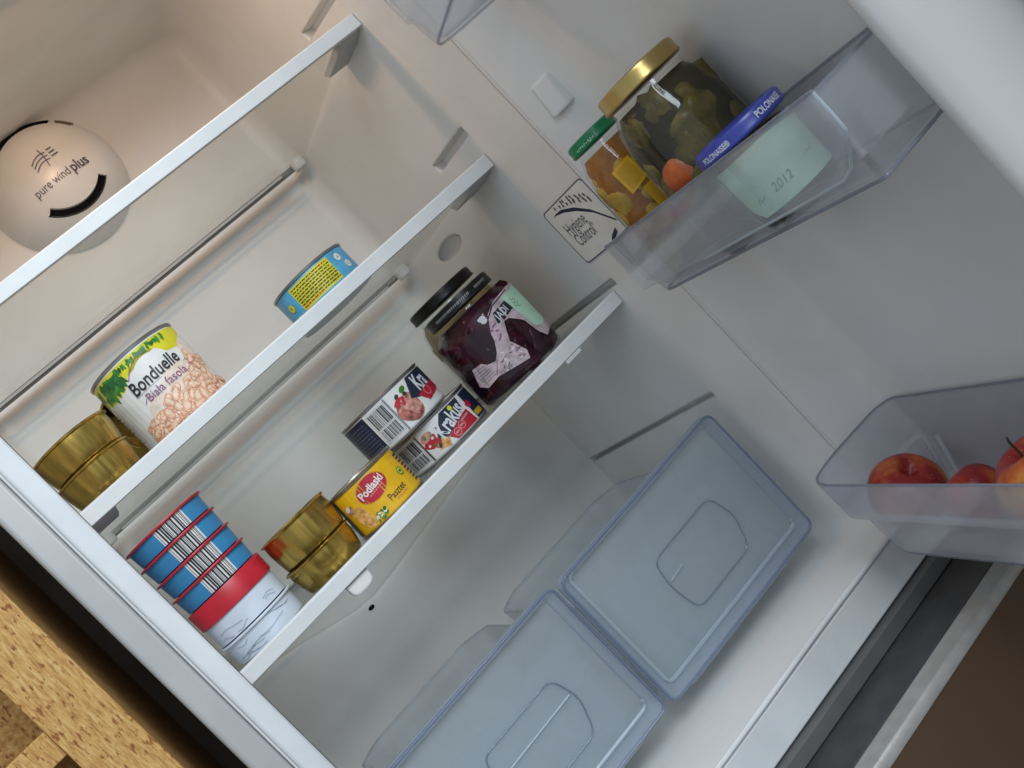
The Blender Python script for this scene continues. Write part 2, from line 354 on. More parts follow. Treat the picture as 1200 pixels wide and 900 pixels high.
def cylmap(rf, r0=None):
    """a = arc length from the middle of the front, b = height"""
    r0 = r0 or rf(0)
    def f(a, b, o):
        t = a/r0; r = rf(b)+o; return (r*sin(t), -r*cos(t), b)
    return f

def boolean(o, cutter, op):
    md = o.modifiers.new('b', 'BOOLEAN'); md.operation = op; md.object = cutter; md.solver = 'EXACT'
    dg = bpy.context.evaluated_depsgraph_get(); me = bpy.data.meshes.new_from_object(o.evaluated_get(dg))
    o.modifiers.remove(md); old = o.data; o.data = me; me.name = old.name; bpy.data.meshes.remove(old)
    cm = cutter.data; bpy.data.objects.remove(cutter); bpy.data.meshes.remove(cm)

# ------------------------------------------------------------------ the room
mb = MB(); mb.box((-3, -4, FLOOR-0.05), (3, 0.7, FLOOR), M['floor']); o = obj('floor', mb); o['kind'] = 'structure'
mb = MB(); mb.box((-3, 0.7, FLOOR), (3, 0.78, 1.6), M['wall']); o = obj('wall', mb); o['kind'] = 'structure'

# wooden shelving at the left of the fridge
sh = thing('wooden_shelving', 'shelving of raw orange wood strand board left of the fridge', 'shelving', (-0.09, 0.2, FLOOR))
def shp(p): return (p[0]+0.09, p[1]-0.2, p[2]-FLOOR)
mb = MB(); mb.box(shp((-0.112, -0.008, FLOOR)), shp((-0.069, 0.52, 0.55)), M['osb']); obj('post', mb, sh, bevel=0.0012)
mb = MB(); mb.box(shp((-0.6, -0.004, 0.052)), shp((-0.1125, 0.05, 0.074)), M['osb']); obj('batten', mb, sh, bevel=0.001)
mb = MB(); mb.box(shp((-0.6, 0.16, FLOOR)), shp((-0.1125, 0.175, 0.55)), M['osbpanel']); obj('back_panel', mb, sh)
mb = MB(); mb.box(shp((-0.6, 0.05, 0.056)), shp((-0.1125, 0.16, 0.072)), M['osbpanel']); obj('shelf_board', mb, sh)

# ------------------------------------------------------------------ the fridge
fr = thing('refrigerator', 'tall open fridge with white lining, silver side and door swung to the right', 'fridge', (W/2, 0.25, FLOOR))
def F(p): return (p[0]-W/2, p[1]-0.25, p[2]-FLOOR)
class FMB(MB):
    def add(s, verts, faces, mt): MB.add(s, [F(p) for p in verts], faces, mt)
# cavity (a solid first; grooves are joined to it and the stepped back is cut from it)
def cav(y, ins, r):
    dr = 0.006*y/D
    return [(x, y, z) for x, z in rrect(0+ins, ZF+ins, W-dr-ins, ZC-ins, r)]
mb = FMB(); rings = [cav(0.002, 0, 0.018), cav(0.05, 0, 0.02), cav(0.25, 0, 0.024), cav(D-0.024, 0, 0.028)]
for k in range(1, 6):
    a = radians(90*k/5); rings.append(cav(D-0.024+0.024*sin(a), 0.024*(1-cos(a)), 0.028-0.012*(1-cos(a))))
mb.loft(rings, M['liner']); liner = obj('inner_lining', mb, fr, smooth=50)
def groove(y0, y1, z00, z01, h, dep=0.009):
    g = FMB(); xs = W-0.03; xe = W+dep
    vs = []
    for y, z in ((y0, z00), (y1, z01)):
        vs += [(xs, y, z), (xe, y+(0.004 if y == y0 else -0.004), z+0.001), (xe, y+(0.004 if y == y0 else -0.004), z+h-0.006), (xs, y, z+h)]
    g.add(vs, [(3, 2, 1, 0), (4, 5, 6, 7), (0, 1, 5, 4), (1, 2, 6, 5), (2, 3, 7, 6), (3, 0, 4, 7)], M['liner'])
    boolean(liner, obj('cut', g, fr), 'UNION')
groove(0.088, 0.190, 0.1975, 0.1995, 0.016)
groove(0.094, 0.198, 0.372, 0.386, 0.016)
groove(0.078, 0.43, 0.002, -0.002, 0.013)
groove(0.088, 0.425, -0.141, -0.160, 0.011, 0.007)
g = FMB(); g.blob((W, 0.297, 0.145), (0.008, 0.045, 0.011), M['liner'], 0, 20, 0); boolean(liner, obj('cut', g, fr, smooth=50), 'UNION')
g = FMB()     # lower back stands forward under a V-shaped drain gutter
V = [(-0.1, -0.02), (0.0188, -0.046), (0.09, -0.064), (0.145, -0.079), (0.172, -0.082), (0.21, -0.079), (0.30, -0.066), (0.4454, -0.050), (0.6, -0.035)]
vs = []; n = len(V)
for y, dz in ((D-0.020, 0.0), (D-0.017, 0.006), (D+0.05, 0.002)): vs += [(x, y, z+dz) for x, z in V]
for y in (D-0.020, D+0.05): vs += [(V[0][0], y, -0.5), (V[-1][0], y, -0.5)]
fs = []
for r_ in range(2):
    for j in range(n-1): fs.append((r_*n+j, r_*n+j+1, (r_+1)*n+j+1, (r_+1)*n+j))
b0 = 3*n
fs += [tuple(list(range(n))+[b0+1, b0]), tuple(list(range(2*n, 3*n))+[b0+3, b0+2]), (b0, b0+1, b0+3, b0+2), (0, n, 2*n, b0+2, b0), (n-1, 2*n-1, 3*n-1, b0+3, b0+1)]
g.add(vs, fs, M['liner']); boolean(liner, obj('cut', g, fr), 'DIFFERENCE')
bm = bmesh.new(); bm.from_mesh(liner.data)      # open the front
dl = [f for f in bm.faces if all(abs(v.co.y-(0.002-0.25)) < 1e-4 for v in f.verts)]
bmesh.ops.delete(bm, geom=dl, context='FACES'); bm.to_mesh(liner.data); bm.free()
liner.data.polygons.foreach_set('use_smooth', [True]*len(liner.data.polygons)); liner.data.set_sharp_from_angle(angle=radians(50))
mb = FMB(); mb.blob((0.1585, D-0.0203, -0.0835), (0.0042, 0.0015, 0.0024), M['black'], 0, 14, 0); obj('drain_hole', mb, liner)
# cabinet
mb = FMB()
XO = W+0.041; XI = W+0.019
mb.box((-0.041, 0.001, FLOOR), (-0.0192, 0.56, 0.62), M['silver']); obj('side_panel', mb, fr, bevel=0.004)
mb = FMB(); mb.box((XI, 0.012, FLOOR), (XO, 0.56, 0.62), M['silver']); obj('side_panel', mb, fr, bevel=0.004)
mb = FMB(); mb.box((-0.0190, 0.004, ZC+0.035), (W+0.0188, 0.56, 0.622), M['silver']); obj('top_panel', mb, fr, bevel=0.003)
mb = FMB(); mb.box((-0.0190, 0.50, FLOOR), (W+0.0188, 0.559, ZC+0.034), M['silver']); obj('back_panel', mb, fr)
mb = FMB()       # white front frame round the opening
mb.box((-0.0178, -0.001, -0.3585), (-0.0004, 0.03, ZC+0.034), M['flange']); mb.box((W+0.0006, 0.003, -0.3585), (W+0.018, 0.03, ZC+0.034), M['flange'])
mb.box((-0.0002, 0.003, ZC+0.001), (W+0.0002, 0.03, ZC+0.034), M['flange'])
obj('front_frame', mb, fr, bevel=0.003)
mb = FMB(); mb.box((-0.0000, -0.0005, -0.3580), (W+0.0002, 0.03, ZF-0.0038), M['flange']); obj('bottom_frame', mb, fr, bevel=0.002)
mb = FMB(); mb.tube([(x, -0.0005+0.0002*sin(x*40), ZF-0.0003+0.0004*sin(x*23)) for x in [W*k/30 for k in range(31)]], 0.0026, M['flange'], 10); obj('lip', mb, fr)
mb = FMB(); mb.tube([(-0.0186, -0.0002, z) for z in (-0.358, 0.0, ZC+0.03)], 0.0009, M['white'], 8); obj('seam', mb, fr)
mb = FMB(); mb.box((-0.0186, 0.0035, -0.358), (-0.0180, 0.03, 0.58), M['midgrey']); obj('seam_gap', mb, fr)
# pegs that carry the shelves at the back
for z in (0.3532, 0.1761, 0.0):
    for x in (0.012, W-0.018):
        mb = FMB(); mb.lathe([(0.0085, -0.007), (0.0095, -0.005), (0.0095, 0.004), (0.007, 0.006)], M['white'], 20, (x, 0.412, z-0.006)); obj('support_peg', mb, fr)
# freezer door below
mb = FMB()
mb.box((-0.03, -0.012, -0.372), (W+0.03, 0.03, -0.3595), M['midgrey']); obj('divider_trim', mb, fr)
mb = FMB()
mb.box((-0.041, -0.069, -0.95), (W+0.041, -0.004, -0.3735), M['darkgrey'])
fz = obj('freezer_door', mb, fr, bevel=0.002)
mb = FMB(); mb.box((-0.041, -0.073, -0.40), (W+0.041, -0.0695, -0.3695), M['darkgrey']); obj('rim', mb, fz, bevel=0.001)
mb = FMB(); mb.prism([(-0.094, -0.376), (-0.091, -0.3715), (-0.0735, -0.3695), (-0.0735, -0.382), (-0.094, -0.382)], 0, -0.041, W+0.041, M['strip']); obj('top_trim', mb, fz, bevel=0.001)
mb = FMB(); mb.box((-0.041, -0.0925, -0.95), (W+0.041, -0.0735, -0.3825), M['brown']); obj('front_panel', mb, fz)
mb = FMB(); mb.box((0.19, 0.06, ZC-0.009), (0.31, 0.14, ZC-0.0002), M['white']); obj('lamp_cover', mb, fr, bevel=0.003)
# sticker on the right wall
def wallmap(a, b, o): return F((W-o-0.0005-0.006*max(0, a)/D, a, b))   # a = y, b = z; reads from -y side
pr = Print(lambda a, b, o: F((W-o-0.0008-0.0136*(0.093-a), 0.093-a, b)), 0.0)
def sp(a, b): return (a*0.0925, 0.0344+b*0.063)
q = rrect(0.0, 0.0, 1, 1, 0.06, 4); pr.poly([sp(*p) for p in q], M['inkgrey'], None)
q = rrect(0.014, 0.02, 0.986, 0.98, 0.055, 4); pr.poly([sp(*p) for p in q], M['paper'], None)
top = [(0.13, 0.84), (0.2, 0.87), (0.35, 0.86), (0.55, 0.76), (0.75, 0.58), (0.97, 0.25)]
bot = [(0.97, 0.20), (0.75, 0.52), (0.55, 0.69), (0.35, 0.80), (0.2, 0.845)]
for k in range(len(top)-1):
    bt = [(0.13, 0.838)]+bot[::-1]
    pr.poly([sp(*top[k]), sp(*top[k+1]), sp(*bt[k+1]), sp(*bt[k])], M['navy'], None)
rg = random.Random(3)
for i in range(9):
    for j in range(3):
        a = 0.28+i*0.072+rg.uniform(-.02, .02); lim = 0.90-0.55*max(0, a-0.25)**1.5
        b = lim+0.03+j*0.055+rg.uniform(-.01, .01)
        if b < 0.95: pr.ell(*sp(a, b), 0.0014, 0.0022, M['darkprint'], rg.uniform(-.4, .4), 7)
pr.text('Hygiene', *sp(0.36, 0.56), 0.040, M['inkgrey'], yscale=1.5); pr.text('Control', *sp(0.36, 0.35), 0.038, M['inkgrey'], yscale=1.5)
pr.text('\u00ae', *sp(0.60, 0.42), 0.004, M['inkgrey'])
pr.poly([sp(0.66, 0.05), sp(0.72, 0.10), sp(0.86, 0.16), sp(0.84, 0.09), sp(0.74, 0.04)], M['navy'], None)
pr.build(fr, 'sticker')
# fan cover on the back wall
FC = (0.243, 0.501); FR = 0.076
PF = [(0.0, 0.066), (0.020, 0.0645), (0.036, 0.0600), (0.050, 0.0520), (0.060, 0.0425), (0.068, 0.030), (0.0745, 0.014), (FR+0.002, -0.004)]
def fh(r):
    for (r0, h0), (r1, h1) in zip(PF[:-1], PF[1:]):
        if r <= r1: return h0+(h1-h0)*(r-r0)/(r1-r0)
    return 0
mb = FMB(); seg = 72; rings = []
for r, h in PF[:0:-1]: rings.append([(FC[0]+r*cos(2*pi*j/seg), D-h, FC[1]+r*sin(2*pi*j/seg)) for j in range(seg)])
rings.append([(FC[0]+0.004*cos(2*pi*j/seg), D-0.0661, FC[1]+0.004*sin(2*pi*j/seg)) for j in range(seg)])
mb.loft(rings, M['fan']); fan = obj('fan_cover', mb, fr, smooth=60)
def arc(r0, r1, a0, a1, y0, y1, mt, n=24):
    a = FMB(); ins = []; out = []
    for k in range(n+1):
        t = radians(a0+(a1-a0)*k/n); e = 1
        ins.append((FC[0]+r0*cos(t), FC[1]+r0*sin(t))); out.append((FC[0]+r1*cos(t), FC[1]+r1*sin(t)))
    rings = [[(p[0], y, p[1]) for p in (i_, o_)]+[(p[0], y2, p[1]) for p in (o_, i_)] for i_, o_, y, y2 in [(i_, o_, y0, y1) for i_, o_ in zip(ins, out)]]
    a.loft(rings, mt); return a
for r0, r1, a0, a1, mt in ((0.044, 0.0515, 222, 316, 'black'), (0.061, 0.067, 56, 150, 'black'), (0.0612, 0.067, 34, 49, 'slotbrown')):
    boolean(fan, obj('cut', arc(r0, r1, a0, a1, D-0.085, D-fh((r0+r1)/2)+0.004, M['white']), fr), 'DIFFERENCE')
    hh = D-fh((r0+r1)/2); obj('vent_slot', arc(r0-0.001, r1+0.001, a0-1, a1+1, hh+0.0028 , hh+0.0055, M[mt]), fan)
fan.data.polygons.foreach_set('use_smooth', [True]*len(fan.data.polygons)); fan.data.set_sharp_from_angle(angle=radians(40))
pr = Print(lambda a, b, o: F((FC[0]+a, D-fh(sqrt(a*a+b*b))-o-0.0003, FC[1]+b)), 0.0003)
pr.text('pure wind', -0.013, -0.012, 0.044, M['inkgrey'], yscale=1.25); pr.text('plus', 0.0225, -0.012, 0.021, M['inkgrey'], bold=0.022, yscale=1.2)
for k in range(3):
    pr.line([(-0.017+t*0.020, 0.009+k*0.0045-0.004*(1-t)**2*1.0+0.002*sin(t*3)) for t in [i/8 for i in range(9)]], 0.0011, M['inkgrey'])
    pr.rect(0.006, 0.0095+k*0.0045, 0.014-0.001*k, 0.0110+k*0.0045, M['inkgrey'])
pr.line([(-0.003+0.0025*sin(t*2.2), 0.003+t*0.022) for t in [i/8 for i in range(9)]], 0.0010, M['inkgrey'])
pr.build(fan, 'lettering')

# ------------------------------------------------------------------ fridge door (hinged at the right, open about 80 degrees)
A = radians(80); HD = Vector((W, 0, 0))
def U(u, n, z): return HD+Vector((-cos(A), -sin(A), 0))*u+Vector((-sin(A), cos(A), 0))*n+Vector((0, 0, z))
class DMB(MB):
    def add(s, verts, faces, mt): MB.add(s, [F(tuple(U(*p))) for p in verts], faces, mt)
prof = [(0.0, -0.002), (0.004, 0.0), (0.012, -0.005), (0.03, -0.023), (0.045, -0.038), (0.058, -0.0445), (0.08, -0.0455), (0.20, -0.046), (0.373, -0.0455), (0.388, -0.041), (0.398, -0.030), (0.406, -0.014), (0.4105, -0.006), (0.4145, -0.001), (0.420, 0.0010), (0.426, -0.0005), (0.434, -0.007), (0.443, -0.018), (0.452, -0.031), (0.458, -0.042), (0.462, -0.050), (0.482, -0.052), (0.483, -0.06), (0.002, -0.06)]
mb = DMB(); mb.loft([[(u, n, z) for u, n in prof] for z in (-0.352, -0.1, 0.2, 0.618)], M['liner']); door = obj('door', mb, fr, smooth=35)
mb = DMB(); mb.box((-0.004, -0.105, -0.358), (0.55, -0.0605, 0.622), M['silver']); obj('door_shell', mb, door, bevel=0.004)
mb = DMB(); mb.loft([[(u, n, z) for u, n in rrect(0.464, -0.060, 0.500, -0.036, 0.008)] for z in (-0.35, 0.615)], M['gasket']); obj('gasket', mb, door, smooth=50)
mb = DMB(); mb.loft([[(u, n, z) for u, n in rrect(0.502, -0.060, 0.549, -0.030, 0.008)] for z in (-0.352, 0.618)], M['white']); obj('door_edge', mb, door, smooth=50)
mb = FMB(); mb.tube([(W+0.0020, -0.0018, z) for z in (-0.352, 0.0, 0.3, 0.6)], 0.0034, M['liner'], 12); obj('hinge_gasket', mb, fr, smooth=60)
def lug(z0, z1):
    mb = DMB(); vs = []
    for z, t in ((z0, 1.0), (z1, 0.8)):
        vs += [(0.022, -0.012, z), (0.024, -0.010, z), (0.036, -0.0215, z), (0.042, -0.034, z)]
    vs = [(0.021, -0.016, z0), (0.0235, -0.0085, z0), (0.0375, -0.0225, z0), (0.036, -0.032, z0), (0.021, -0.016, z1), (0.0225, -0.0115, z1), (0.0355, -0.0245, z1), (0.035, -0.031, z1)]
    mb.add(vs, [(3, 2, 1, 0), (4, 5, 6, 7), (0, 1, 5, 4), (1, 2, 6, 5), (2, 3, 7, 6), (3, 0, 4, 7)], M['liner']); obj('lug', mb, door, bevel=0.0012)
lug(0.146, 0.178)

# ------------------------------------------------------------------ glass shelves
def make_shelf(loc, label):
    t = thing('glass_shelf', label, 'shelf', loc, 0, 'glass shelves across the fridge')
    mb = MB(); w = W-0.002
    mb.prism([(0, -0.014), (0, -0.0012), (0.0012, 0), (0.006, 0), (0.0075, -0.0028), (0.020, -0.0035), (0.020, -0.0085), (0.009, -0.0095), (0.006, -0.014)], 0, 0.001, w, M['white'])
    obj('front_bar', mb, t, bevel=0.0006)
    mb = MB(); mb.box((0.006, 0.0076, -0.0082), (W-0.011, 0.326, -0.0038), M['glass'], None); mb.v = [(x, y, z+0.0006) for x, y, z in mb.v]; obj('glass_pane', mb, t, bevel=0.0008)
    for x0, x1 in ((0.0012, 0.026), (W-0.030, W-0.0042)):
        mb = MB(); mb.prism([(0.0062, -0.0135), (0.0062, -0.0088), (0.078, -0.0088), (0.070, -0.0165), (0.03, -0.0175)], 0, x0, x1, M['bracket']); obj('end_bracket', mb, t, bevel=0.001)
    mb = MB(); mb.box((0.014, 0.3265, -0.0090), (W-0.022, 0.3300, -0.0015), M['chrome']); obj('rear_trim', mb, t, bevel=0.0012)
    mb = MB(); mb.box((0.03, 0.312, -0.0100), (W-0.045, 0.317, -0.0079), M['midgrey']); obj('rear_rail', mb, t, bevel=0.001)
    mb = MB(); mb.box((0.03, 0.3035, -0.0105), (W-0.05, 0.3060, -0.0079), M['bracket']); obj('rear_line', mb, t)
    return t
Y0 = 0.0929; Z1, Z2, Z3 = 0.3532, 0.1761, 0.0
s1 = make_shelf((0, Y0, Z1), 'uppermost glass shelf with white front bar, empty, just below the round fan cover')
s2 = copy_tree(s1); s2.location = (0, Y0, Z2); s2['label'] = 'middle glass shelf with white front bar holding the white bean can and blue tuna can'
s3 = copy_tree(s1); s3.location = (0, Y0, Z3); s3['label'] = 'lowest glass shelf with white front bar holding the tub stack, pate tins and beet jar'
mb = MB(); mb.prism(round_poly([(0.107, -0.0145), (0.131, -0.0145), (0.130, -0.0275), (0.108, -0.0275)], [0.001, 0.001, 0.009, 0.009]), 1, 0.004, 0.012, M['liner']); obj('tab', mb, s3, bevel=0.001)
mb = MB(); mb.box((0.392, 0.001, -0.0185), (0.412, 0.006, -0.0142), M['white']); obj('clip', mb, s3, bevel=0.0008)

# ------------------------------------------------------------------ crisper drawers
def make_drawer(loc, label, w, hx0, hx1):
    t = thing('crisper_drawer', label, 'drawer', loc, 0, 'clear crisper drawers on the fridge floor')
    H = 0.150; zt = 0.158
    # front
    plan = rrect(0, 0, w, H, 0.0085, 5)
    mb = MB(); mb.prism([(x, z+0.008) for x, z in plan], 1, 0.0, 0.003, M['drawer']); obj('front_panel', mb, t, smooth=40)
    mb = MB(); inner = rrect(0.0105, 0.0125, w-0.0105, H-0.0030, 0.007, 5)
    for rings in ([[(x, -0.008, z+0.008) for x, z in plan], [(x, 0.004, z+0.008) for x, z in plan], [(x, 0.004, z+0.008) for x, z in inner], [(x, -0.003, z+0.008) for x, z in inner], [(x, -0.008, z+0.008) for x, z in plan]],):
        mb.loft(rings, M['drawer_rim'], False, False)
    obj('rim', mb, t, smooth=30)
    mb = MB(); path = [(x, -0.0085, z+0.008) for x, z in rrect(0.0012, 0.0012, w-0.0012, H-0.0012, 0.008, 5)]; mb.tube(path, 0.0013, M['drawer_edge'], 6, True); obj('edge_bead', mb, t, smooth=60)
    mb = MB(); mb.tube([(x, -0.0035, z+0.008) for x, z in rrect(0.0115, 0.0140, w-0.0115, H-0.0040, 0.007, 5)][3:], 0.0022, M['drawer_line'], 8); obj('highlight_bead', mb, t, smooth=60)  # pale bead drawn in for the highlight along the rim's inner fillet
    hz0, hz1 = 0.042, 0.103; hw = hx1-hx0
    gp = round_poly([(hx0+0.004, hz1), (hx1-0.008, hz1), (hx1, hz1-0.03), (hx1-0.012, hz0), (hx0+0.006, hz0), (hx0, hz1-0.03)], 0.010)
    mb = MB(); mb.tube([(x, -0.0012, z) for x, z in gp], 0.0008, M['grip_line'], 6, True)
    mb.tube([(hx0+0.004, -0.001, hz1-0.024), (hx0+(hx1-hx0)*(0.95 if w < 0.215 else 0.25), -0.001, hz1-0.022)], 0.0011, M['drawer_line'], 6); obj('grip_outline', mb, t, smooth=60)
    # body
    def ring(z, ins, th):
        a = 0.010+ins+th; b = 0.285-ins*0.8-th
        return [(x, y, z) for x, y in round_poly([(a, 0.0068+th), (w-a, 0.0068+th), (w-a, b-0.03), (w-a-0.028, b), (a+0.028, b), (a, b-0.03)], 0.012)]
    mb = MB()
    zt = 0.118
    mb.loft([ring(0.0, 0.016, 0), ring(0.004, 0.013, 0), ring(zt-0.014, 0.003, 0), ring(zt-0.012, -0.001, 0), ring(zt, -0.002, 0), ring(zt, 0.0, 0.0022), ring(zt-0.012, 0.003, 0.002), ring(0.006, 0.014, 0.002), ring(0.003, 0.018, 0.002)], M['drawer_body'])
    obj('body', mb, t, smooth=40)
    mb = MB(); mb.tube([(x, y, z+0.0) for x, y, z in ring(zt, -0.001, 0.0)], 0.0013, M['drawer_body'], 6, True); obj('top_bead', mb, t, smooth=60)
    return t
dz = ZF+0.018
make_drawer((0.2345, 0.088, dz), 'right clear bluish crisper drawer with embossed grip, beside the right wall', 0.221, 0.076, 0.171)
make_drawer((0.0185, 0.088, dz+0.004), 'left clear bluish crisper drawer with embossed grip, nearest the silver side', 0.2105, 0.064, 0.162)

# ------------------------------------------------------------------ door bins
def make_bin(z0, h, label, front, step, corner, low=0.004, bmat='bin'):
    t = thing('door_bin', label, 'door bin', tuple(HD+Vector((0, 0, z0))), A, 'clear bins on the fridge door')
    def ring(z, ins, th, lip=0):
        q = [(0.060+ins*0.3, -0.0435+th), (0.048+ins+th, -0.030), (0.048+ins+th, front*0.55), (0.062+ins+th, front-ins-th+lip), (0.409-ins-th, front-ins-th-0.002+lip), (0.404-ins-th, front*0.50), (0.3935-ins-th, -0.018), (0.381-ins, -0.0435+th)]
        return [(-u, n, z) for u, n in round_poly(q, [0.006, 0.01, corner, corner, 0.006, 0.012, 0.01, 0.006], 6)]
    mb = MB(); th = 0.0024
    mb.loft([ring(0.0, low+0.006, 0), ring(0.004, low+0.002, 0), ring(step-0.003, low, 0), ring(step, 0.001, 0), ring(h, 0, 0), ring(h, 0, th), ring(step, 0.0015, th), ring(step-0.003, low, th), ring(0.006, low+0.003, th), ring(0.0028, low+0.008, th)], M[bmat])
    obj('body', mb, t, smooth=40)
    mb = MB(); mb.tube(ring(h, 0, th*0.5), 0.0012, M['bin_rim'], 8, True); obj('rim', mb, t, smooth=60)
    mb = MB(); mb.tube(ring(0.0018, low+0.0035, 0), 0.0012, M['bin_rim'], 6, True); obj('base_edge', mb, t, smooth=60)
    return t
midbin = make_bin(-0.0195, 0.0585, 'clear door bin in the middle holding three jars', 0.048, 0.018, 0.020)
gp = round_poly([(0.064, 0.014), (0.064, 0.0605), (0.4215, 0.0605), (0.4225, 0.036), (0.400, 0.014)], [0.002, 0.002, 0.003, 0.018, 0.016], 6)
def bow(u): return 0.0492+0.0035*sin(pi*(u-0.064)/0.358)
mb = MB(); n = len(gp)
mb.v = [(-u, bow(u), z) for u, z in gp]+[(-u, bow(u)+0.0022, z) for u, z in gp]
pts = [(0.064+0.358*k/12) for k in range(13)]
mb = MB()
for k in range(12):                       # one bowed sheet, built strip by strip and then joined
    u0, u1 = pts[k], pts[k+1]; zb0 = 0.014+(0.022*max(0, (u0-0.392)/0.03)**1.5); zb1 = 0.014+(0.022*max(0, (u1-0.392)/0.03)**1.5)
    for d, fl in ((0.0, 1), (0.0022, 0)):
        q = [(-u0, bow(u0)+d, zb0), (-u1, bow(u1)+d, zb1), (-u1, bow(u1)+d, 0.0605), (-u0, bow(u0)+d, 0.0605)]
        mb.add(q if fl else q[::-1], [(0, 1, 2, 3)], M['bin'])
o = obj('guard', mb, midbin, smooth=0)
bm = bmesh.new(); bm.from_mesh(o.data); bmesh.ops.remove_doubles(bm, verts=bm.verts, dist=1e-5)
be = [e for e in bm.edges if len(e.link_faces) == 1]; bmesh.ops.bridge_loops(bm, edges=be); bm.to_mesh(o.data); bm.free()
mb = MB(); mb.tube([(-u, bow(u)+0.0011, 0.0608) for u in pts], 0.0012, M['bin_rim'], 8); obj('guard_rim', mb, midbin, smooth=60)
mb = MB(); mb.tube([(-0.4220, bow(0.422)+0.0011, 0.0600), (-0.4222, bow(0.422)+0.0011, 0.046), (-0.4215, bow(0.4215)+0.0011, 0.036), (-0.414, bow(0.414)+0.0011, 0.0275), (-0.404, bow(0.404)+0.0011, 0.0185), (-0.392, bow(0.392)+0.0011, 0.0142), (-0.34, bow(0.34)+0.0011, 0.0138), (-0.20, bow(0.2)+0.0011, 0.0138)], 0.0010, M['drawer_line'], 8); obj('guard_edge', mb, midbin, smooth=60)
lowbin = make_bin(-0.304, 0.088, 'lowest clear door bin holding the red apples', 0.062, 0.050, 0.030, 0.009, 'bin_frost')
make_bin(0.245, 0.085, 'uppermost clear door bin, empty, cut by the top of the picture', 0.048, 0.030, 0.020)
mb = MB()
for u in (0.085, 0.103):
    mb.tube([(-u, -0.030, 0.055), (-u-0.001, -0.026, 0.040), (-u-0.001, -0.018, 0.012)], 0.0022, M['drawer_line'], 8)
obj('ribs', mb, lowbin, smooth=60)

# ------------------------------------------------------------------ cans and tins on the shelves
G2 = Z2-0.0032; G3 = Z3-0.0032
def can(name, label, cat, x, y, z, r, h, body, rim='tin', group=None, rb=None, double=True, rot=0):
    t = thing(name, label, cat, (x, y, z), face_cam(x, y)+rot, group); rb = rb or r
    mb = MB(); mb.lathe([(rb-0.003, 0.0006), (rb-0.0008, 0.0012), (rb-0.0006, 0.0028), (rb, 0.004), (r, h-0.004), (r-0.0006, h-0.0028), (r-0.0008, h-0.0015)], M[body], 72); obj('body', mb, t, smooth=50)
    mb = MB(); mb.lathe([(r-0.0006, h-0.0032), (r+0.0011, h-0.0026), (r+0.0013, h-0.0008), (r+0.0004, h), (r-0.0014, h-0.0004), (r-0.002, h-0.0036), (r-0.010, h-0.003), (r-0.012, h-0.0036)], M[rim], 72, cap0=False); obj('lid', mb, t, smooth=50)
    if double:
        mb = MB(); mb.lathe([(rb-0.004, 0.0012), (rb-0.001, 0.0002), (rb+0.0009, 0.0006), (rb+0.0011, 0.0022), (rb-0.0004, 0.003)], M[rim], 72, cap1=False); obj('bottom_rim', mb, t, smooth=50)
    return t
def th(f): return asin(max(-1, min(1, 2*f-1)))

# white beans can
r = 0.0435; h = 0.083
t = can('bean_can', 'tall can of white beans with green leaves and bean picture on its label', 'can', 0.126, 0.17, G2, r, h, 'paper')
pr = Print(cylmap(lambda b: r)); a = lambda f: r*th(f)
pr.rect(-1.5*r, 0.0045, 1.5*r, h-0.0045, M['paper'])
rg = random.Random(5); top = h-0.0045
pr.poly([(a(0.0), top), (a(0.0), top-0.017), (a(0.10), top-0.022), (a(0.26), top-0.020), (a(0.36), top-0.013), (a(0.46), top-0.005), (a(0.6), top-0.004), (a(0.72), top-0.009), (a(0.80), top-0.018), (a(0.90), top-0.019), (a(0.96), top-0.012), (a(1.0), top-0.004), (a(1.0), top)], M['lemon'])
for k in range(95):
    f = rg.uniform(0.01, 0.30) if k < 60 else rg.uniform(0.3, 0.86); ln = (0.012 if f < 0.28 else 0.0062)*rg.uniform(.7, 1.1)
    b = top-rg.uniform(0.0005, (0.013 if f < 0.28 else 0.003)); an = -pi/2+rg.uniform(-0.7, 0.7); x0 = a(f); dx, dy = cos(an)*ln, sin(an)*ln; wx, wy = -sin(an)*ln*.28, cos(an)*ln*.28
    cl = lambda v: min(v, top)
    pr.poly([(x0, cl(b)), (x0+dx*.4+wx, cl(b+dy*.4+wy)), (x0+dx, cl(b+dy)), (x0+dx*.4-wx, cl(b+dy*.4-wy))], M[rg.choice(('green', 'green', 'green2'))])
pr.poly([(a(.28)+(a(.86)-a(.28))*k/20, top-0.030+0.0215*sin(pi*k/20)**.7) for k in range(21)]+[(a(.86), top-0.032), (a(.28), top-0.032)], M['paper'])
pr.line([(a(.33)+(a(.80)-a(.33))*k/14, top-0.022+0.0165*sin(pi*(0.1+0.8*k/14))) for k in range(10)], 0.0006, M['purpletext'])
pr.inc = 0.0000012
for f_, b_, q_, w_ in ((.72, .024, .036, .022), (.40, .018, .022, .016), (.93, .036, .014, .024)): pr.ell(a(f_), b_+.004, q_*.62, w_, M['fade'], 0, 22)
for k in range(150):                                # the bean picture
    f = rg.uniform(0.16, 0.998); low = top-0.047-(0.010 if f < 0.42 else 0.0)+(0.034*max(0, f-0.80)/0.20)
    b = rg.uniform(0.007, max(0.012, low)); ra, rb_ = rg.uniform(0.0042, 0.0062), rg.uniform(0.0024, 0.0034); ro = rg.uniform(-0.6, 1.9)
    x0 = max(-1.4*r, min(1.42*r, a(f)))
    pr.ell(x0, b, ra*1.09, rb_*1.16, M['beandark'], ro, 12); pr.ell(x0, b+0.0002, ra, rb_, M['bean'], ro, 14); pr.ell(x0+0.0003, b+0.0007, ra*.72, rb_*.55, M['bean2'], ro, 10)
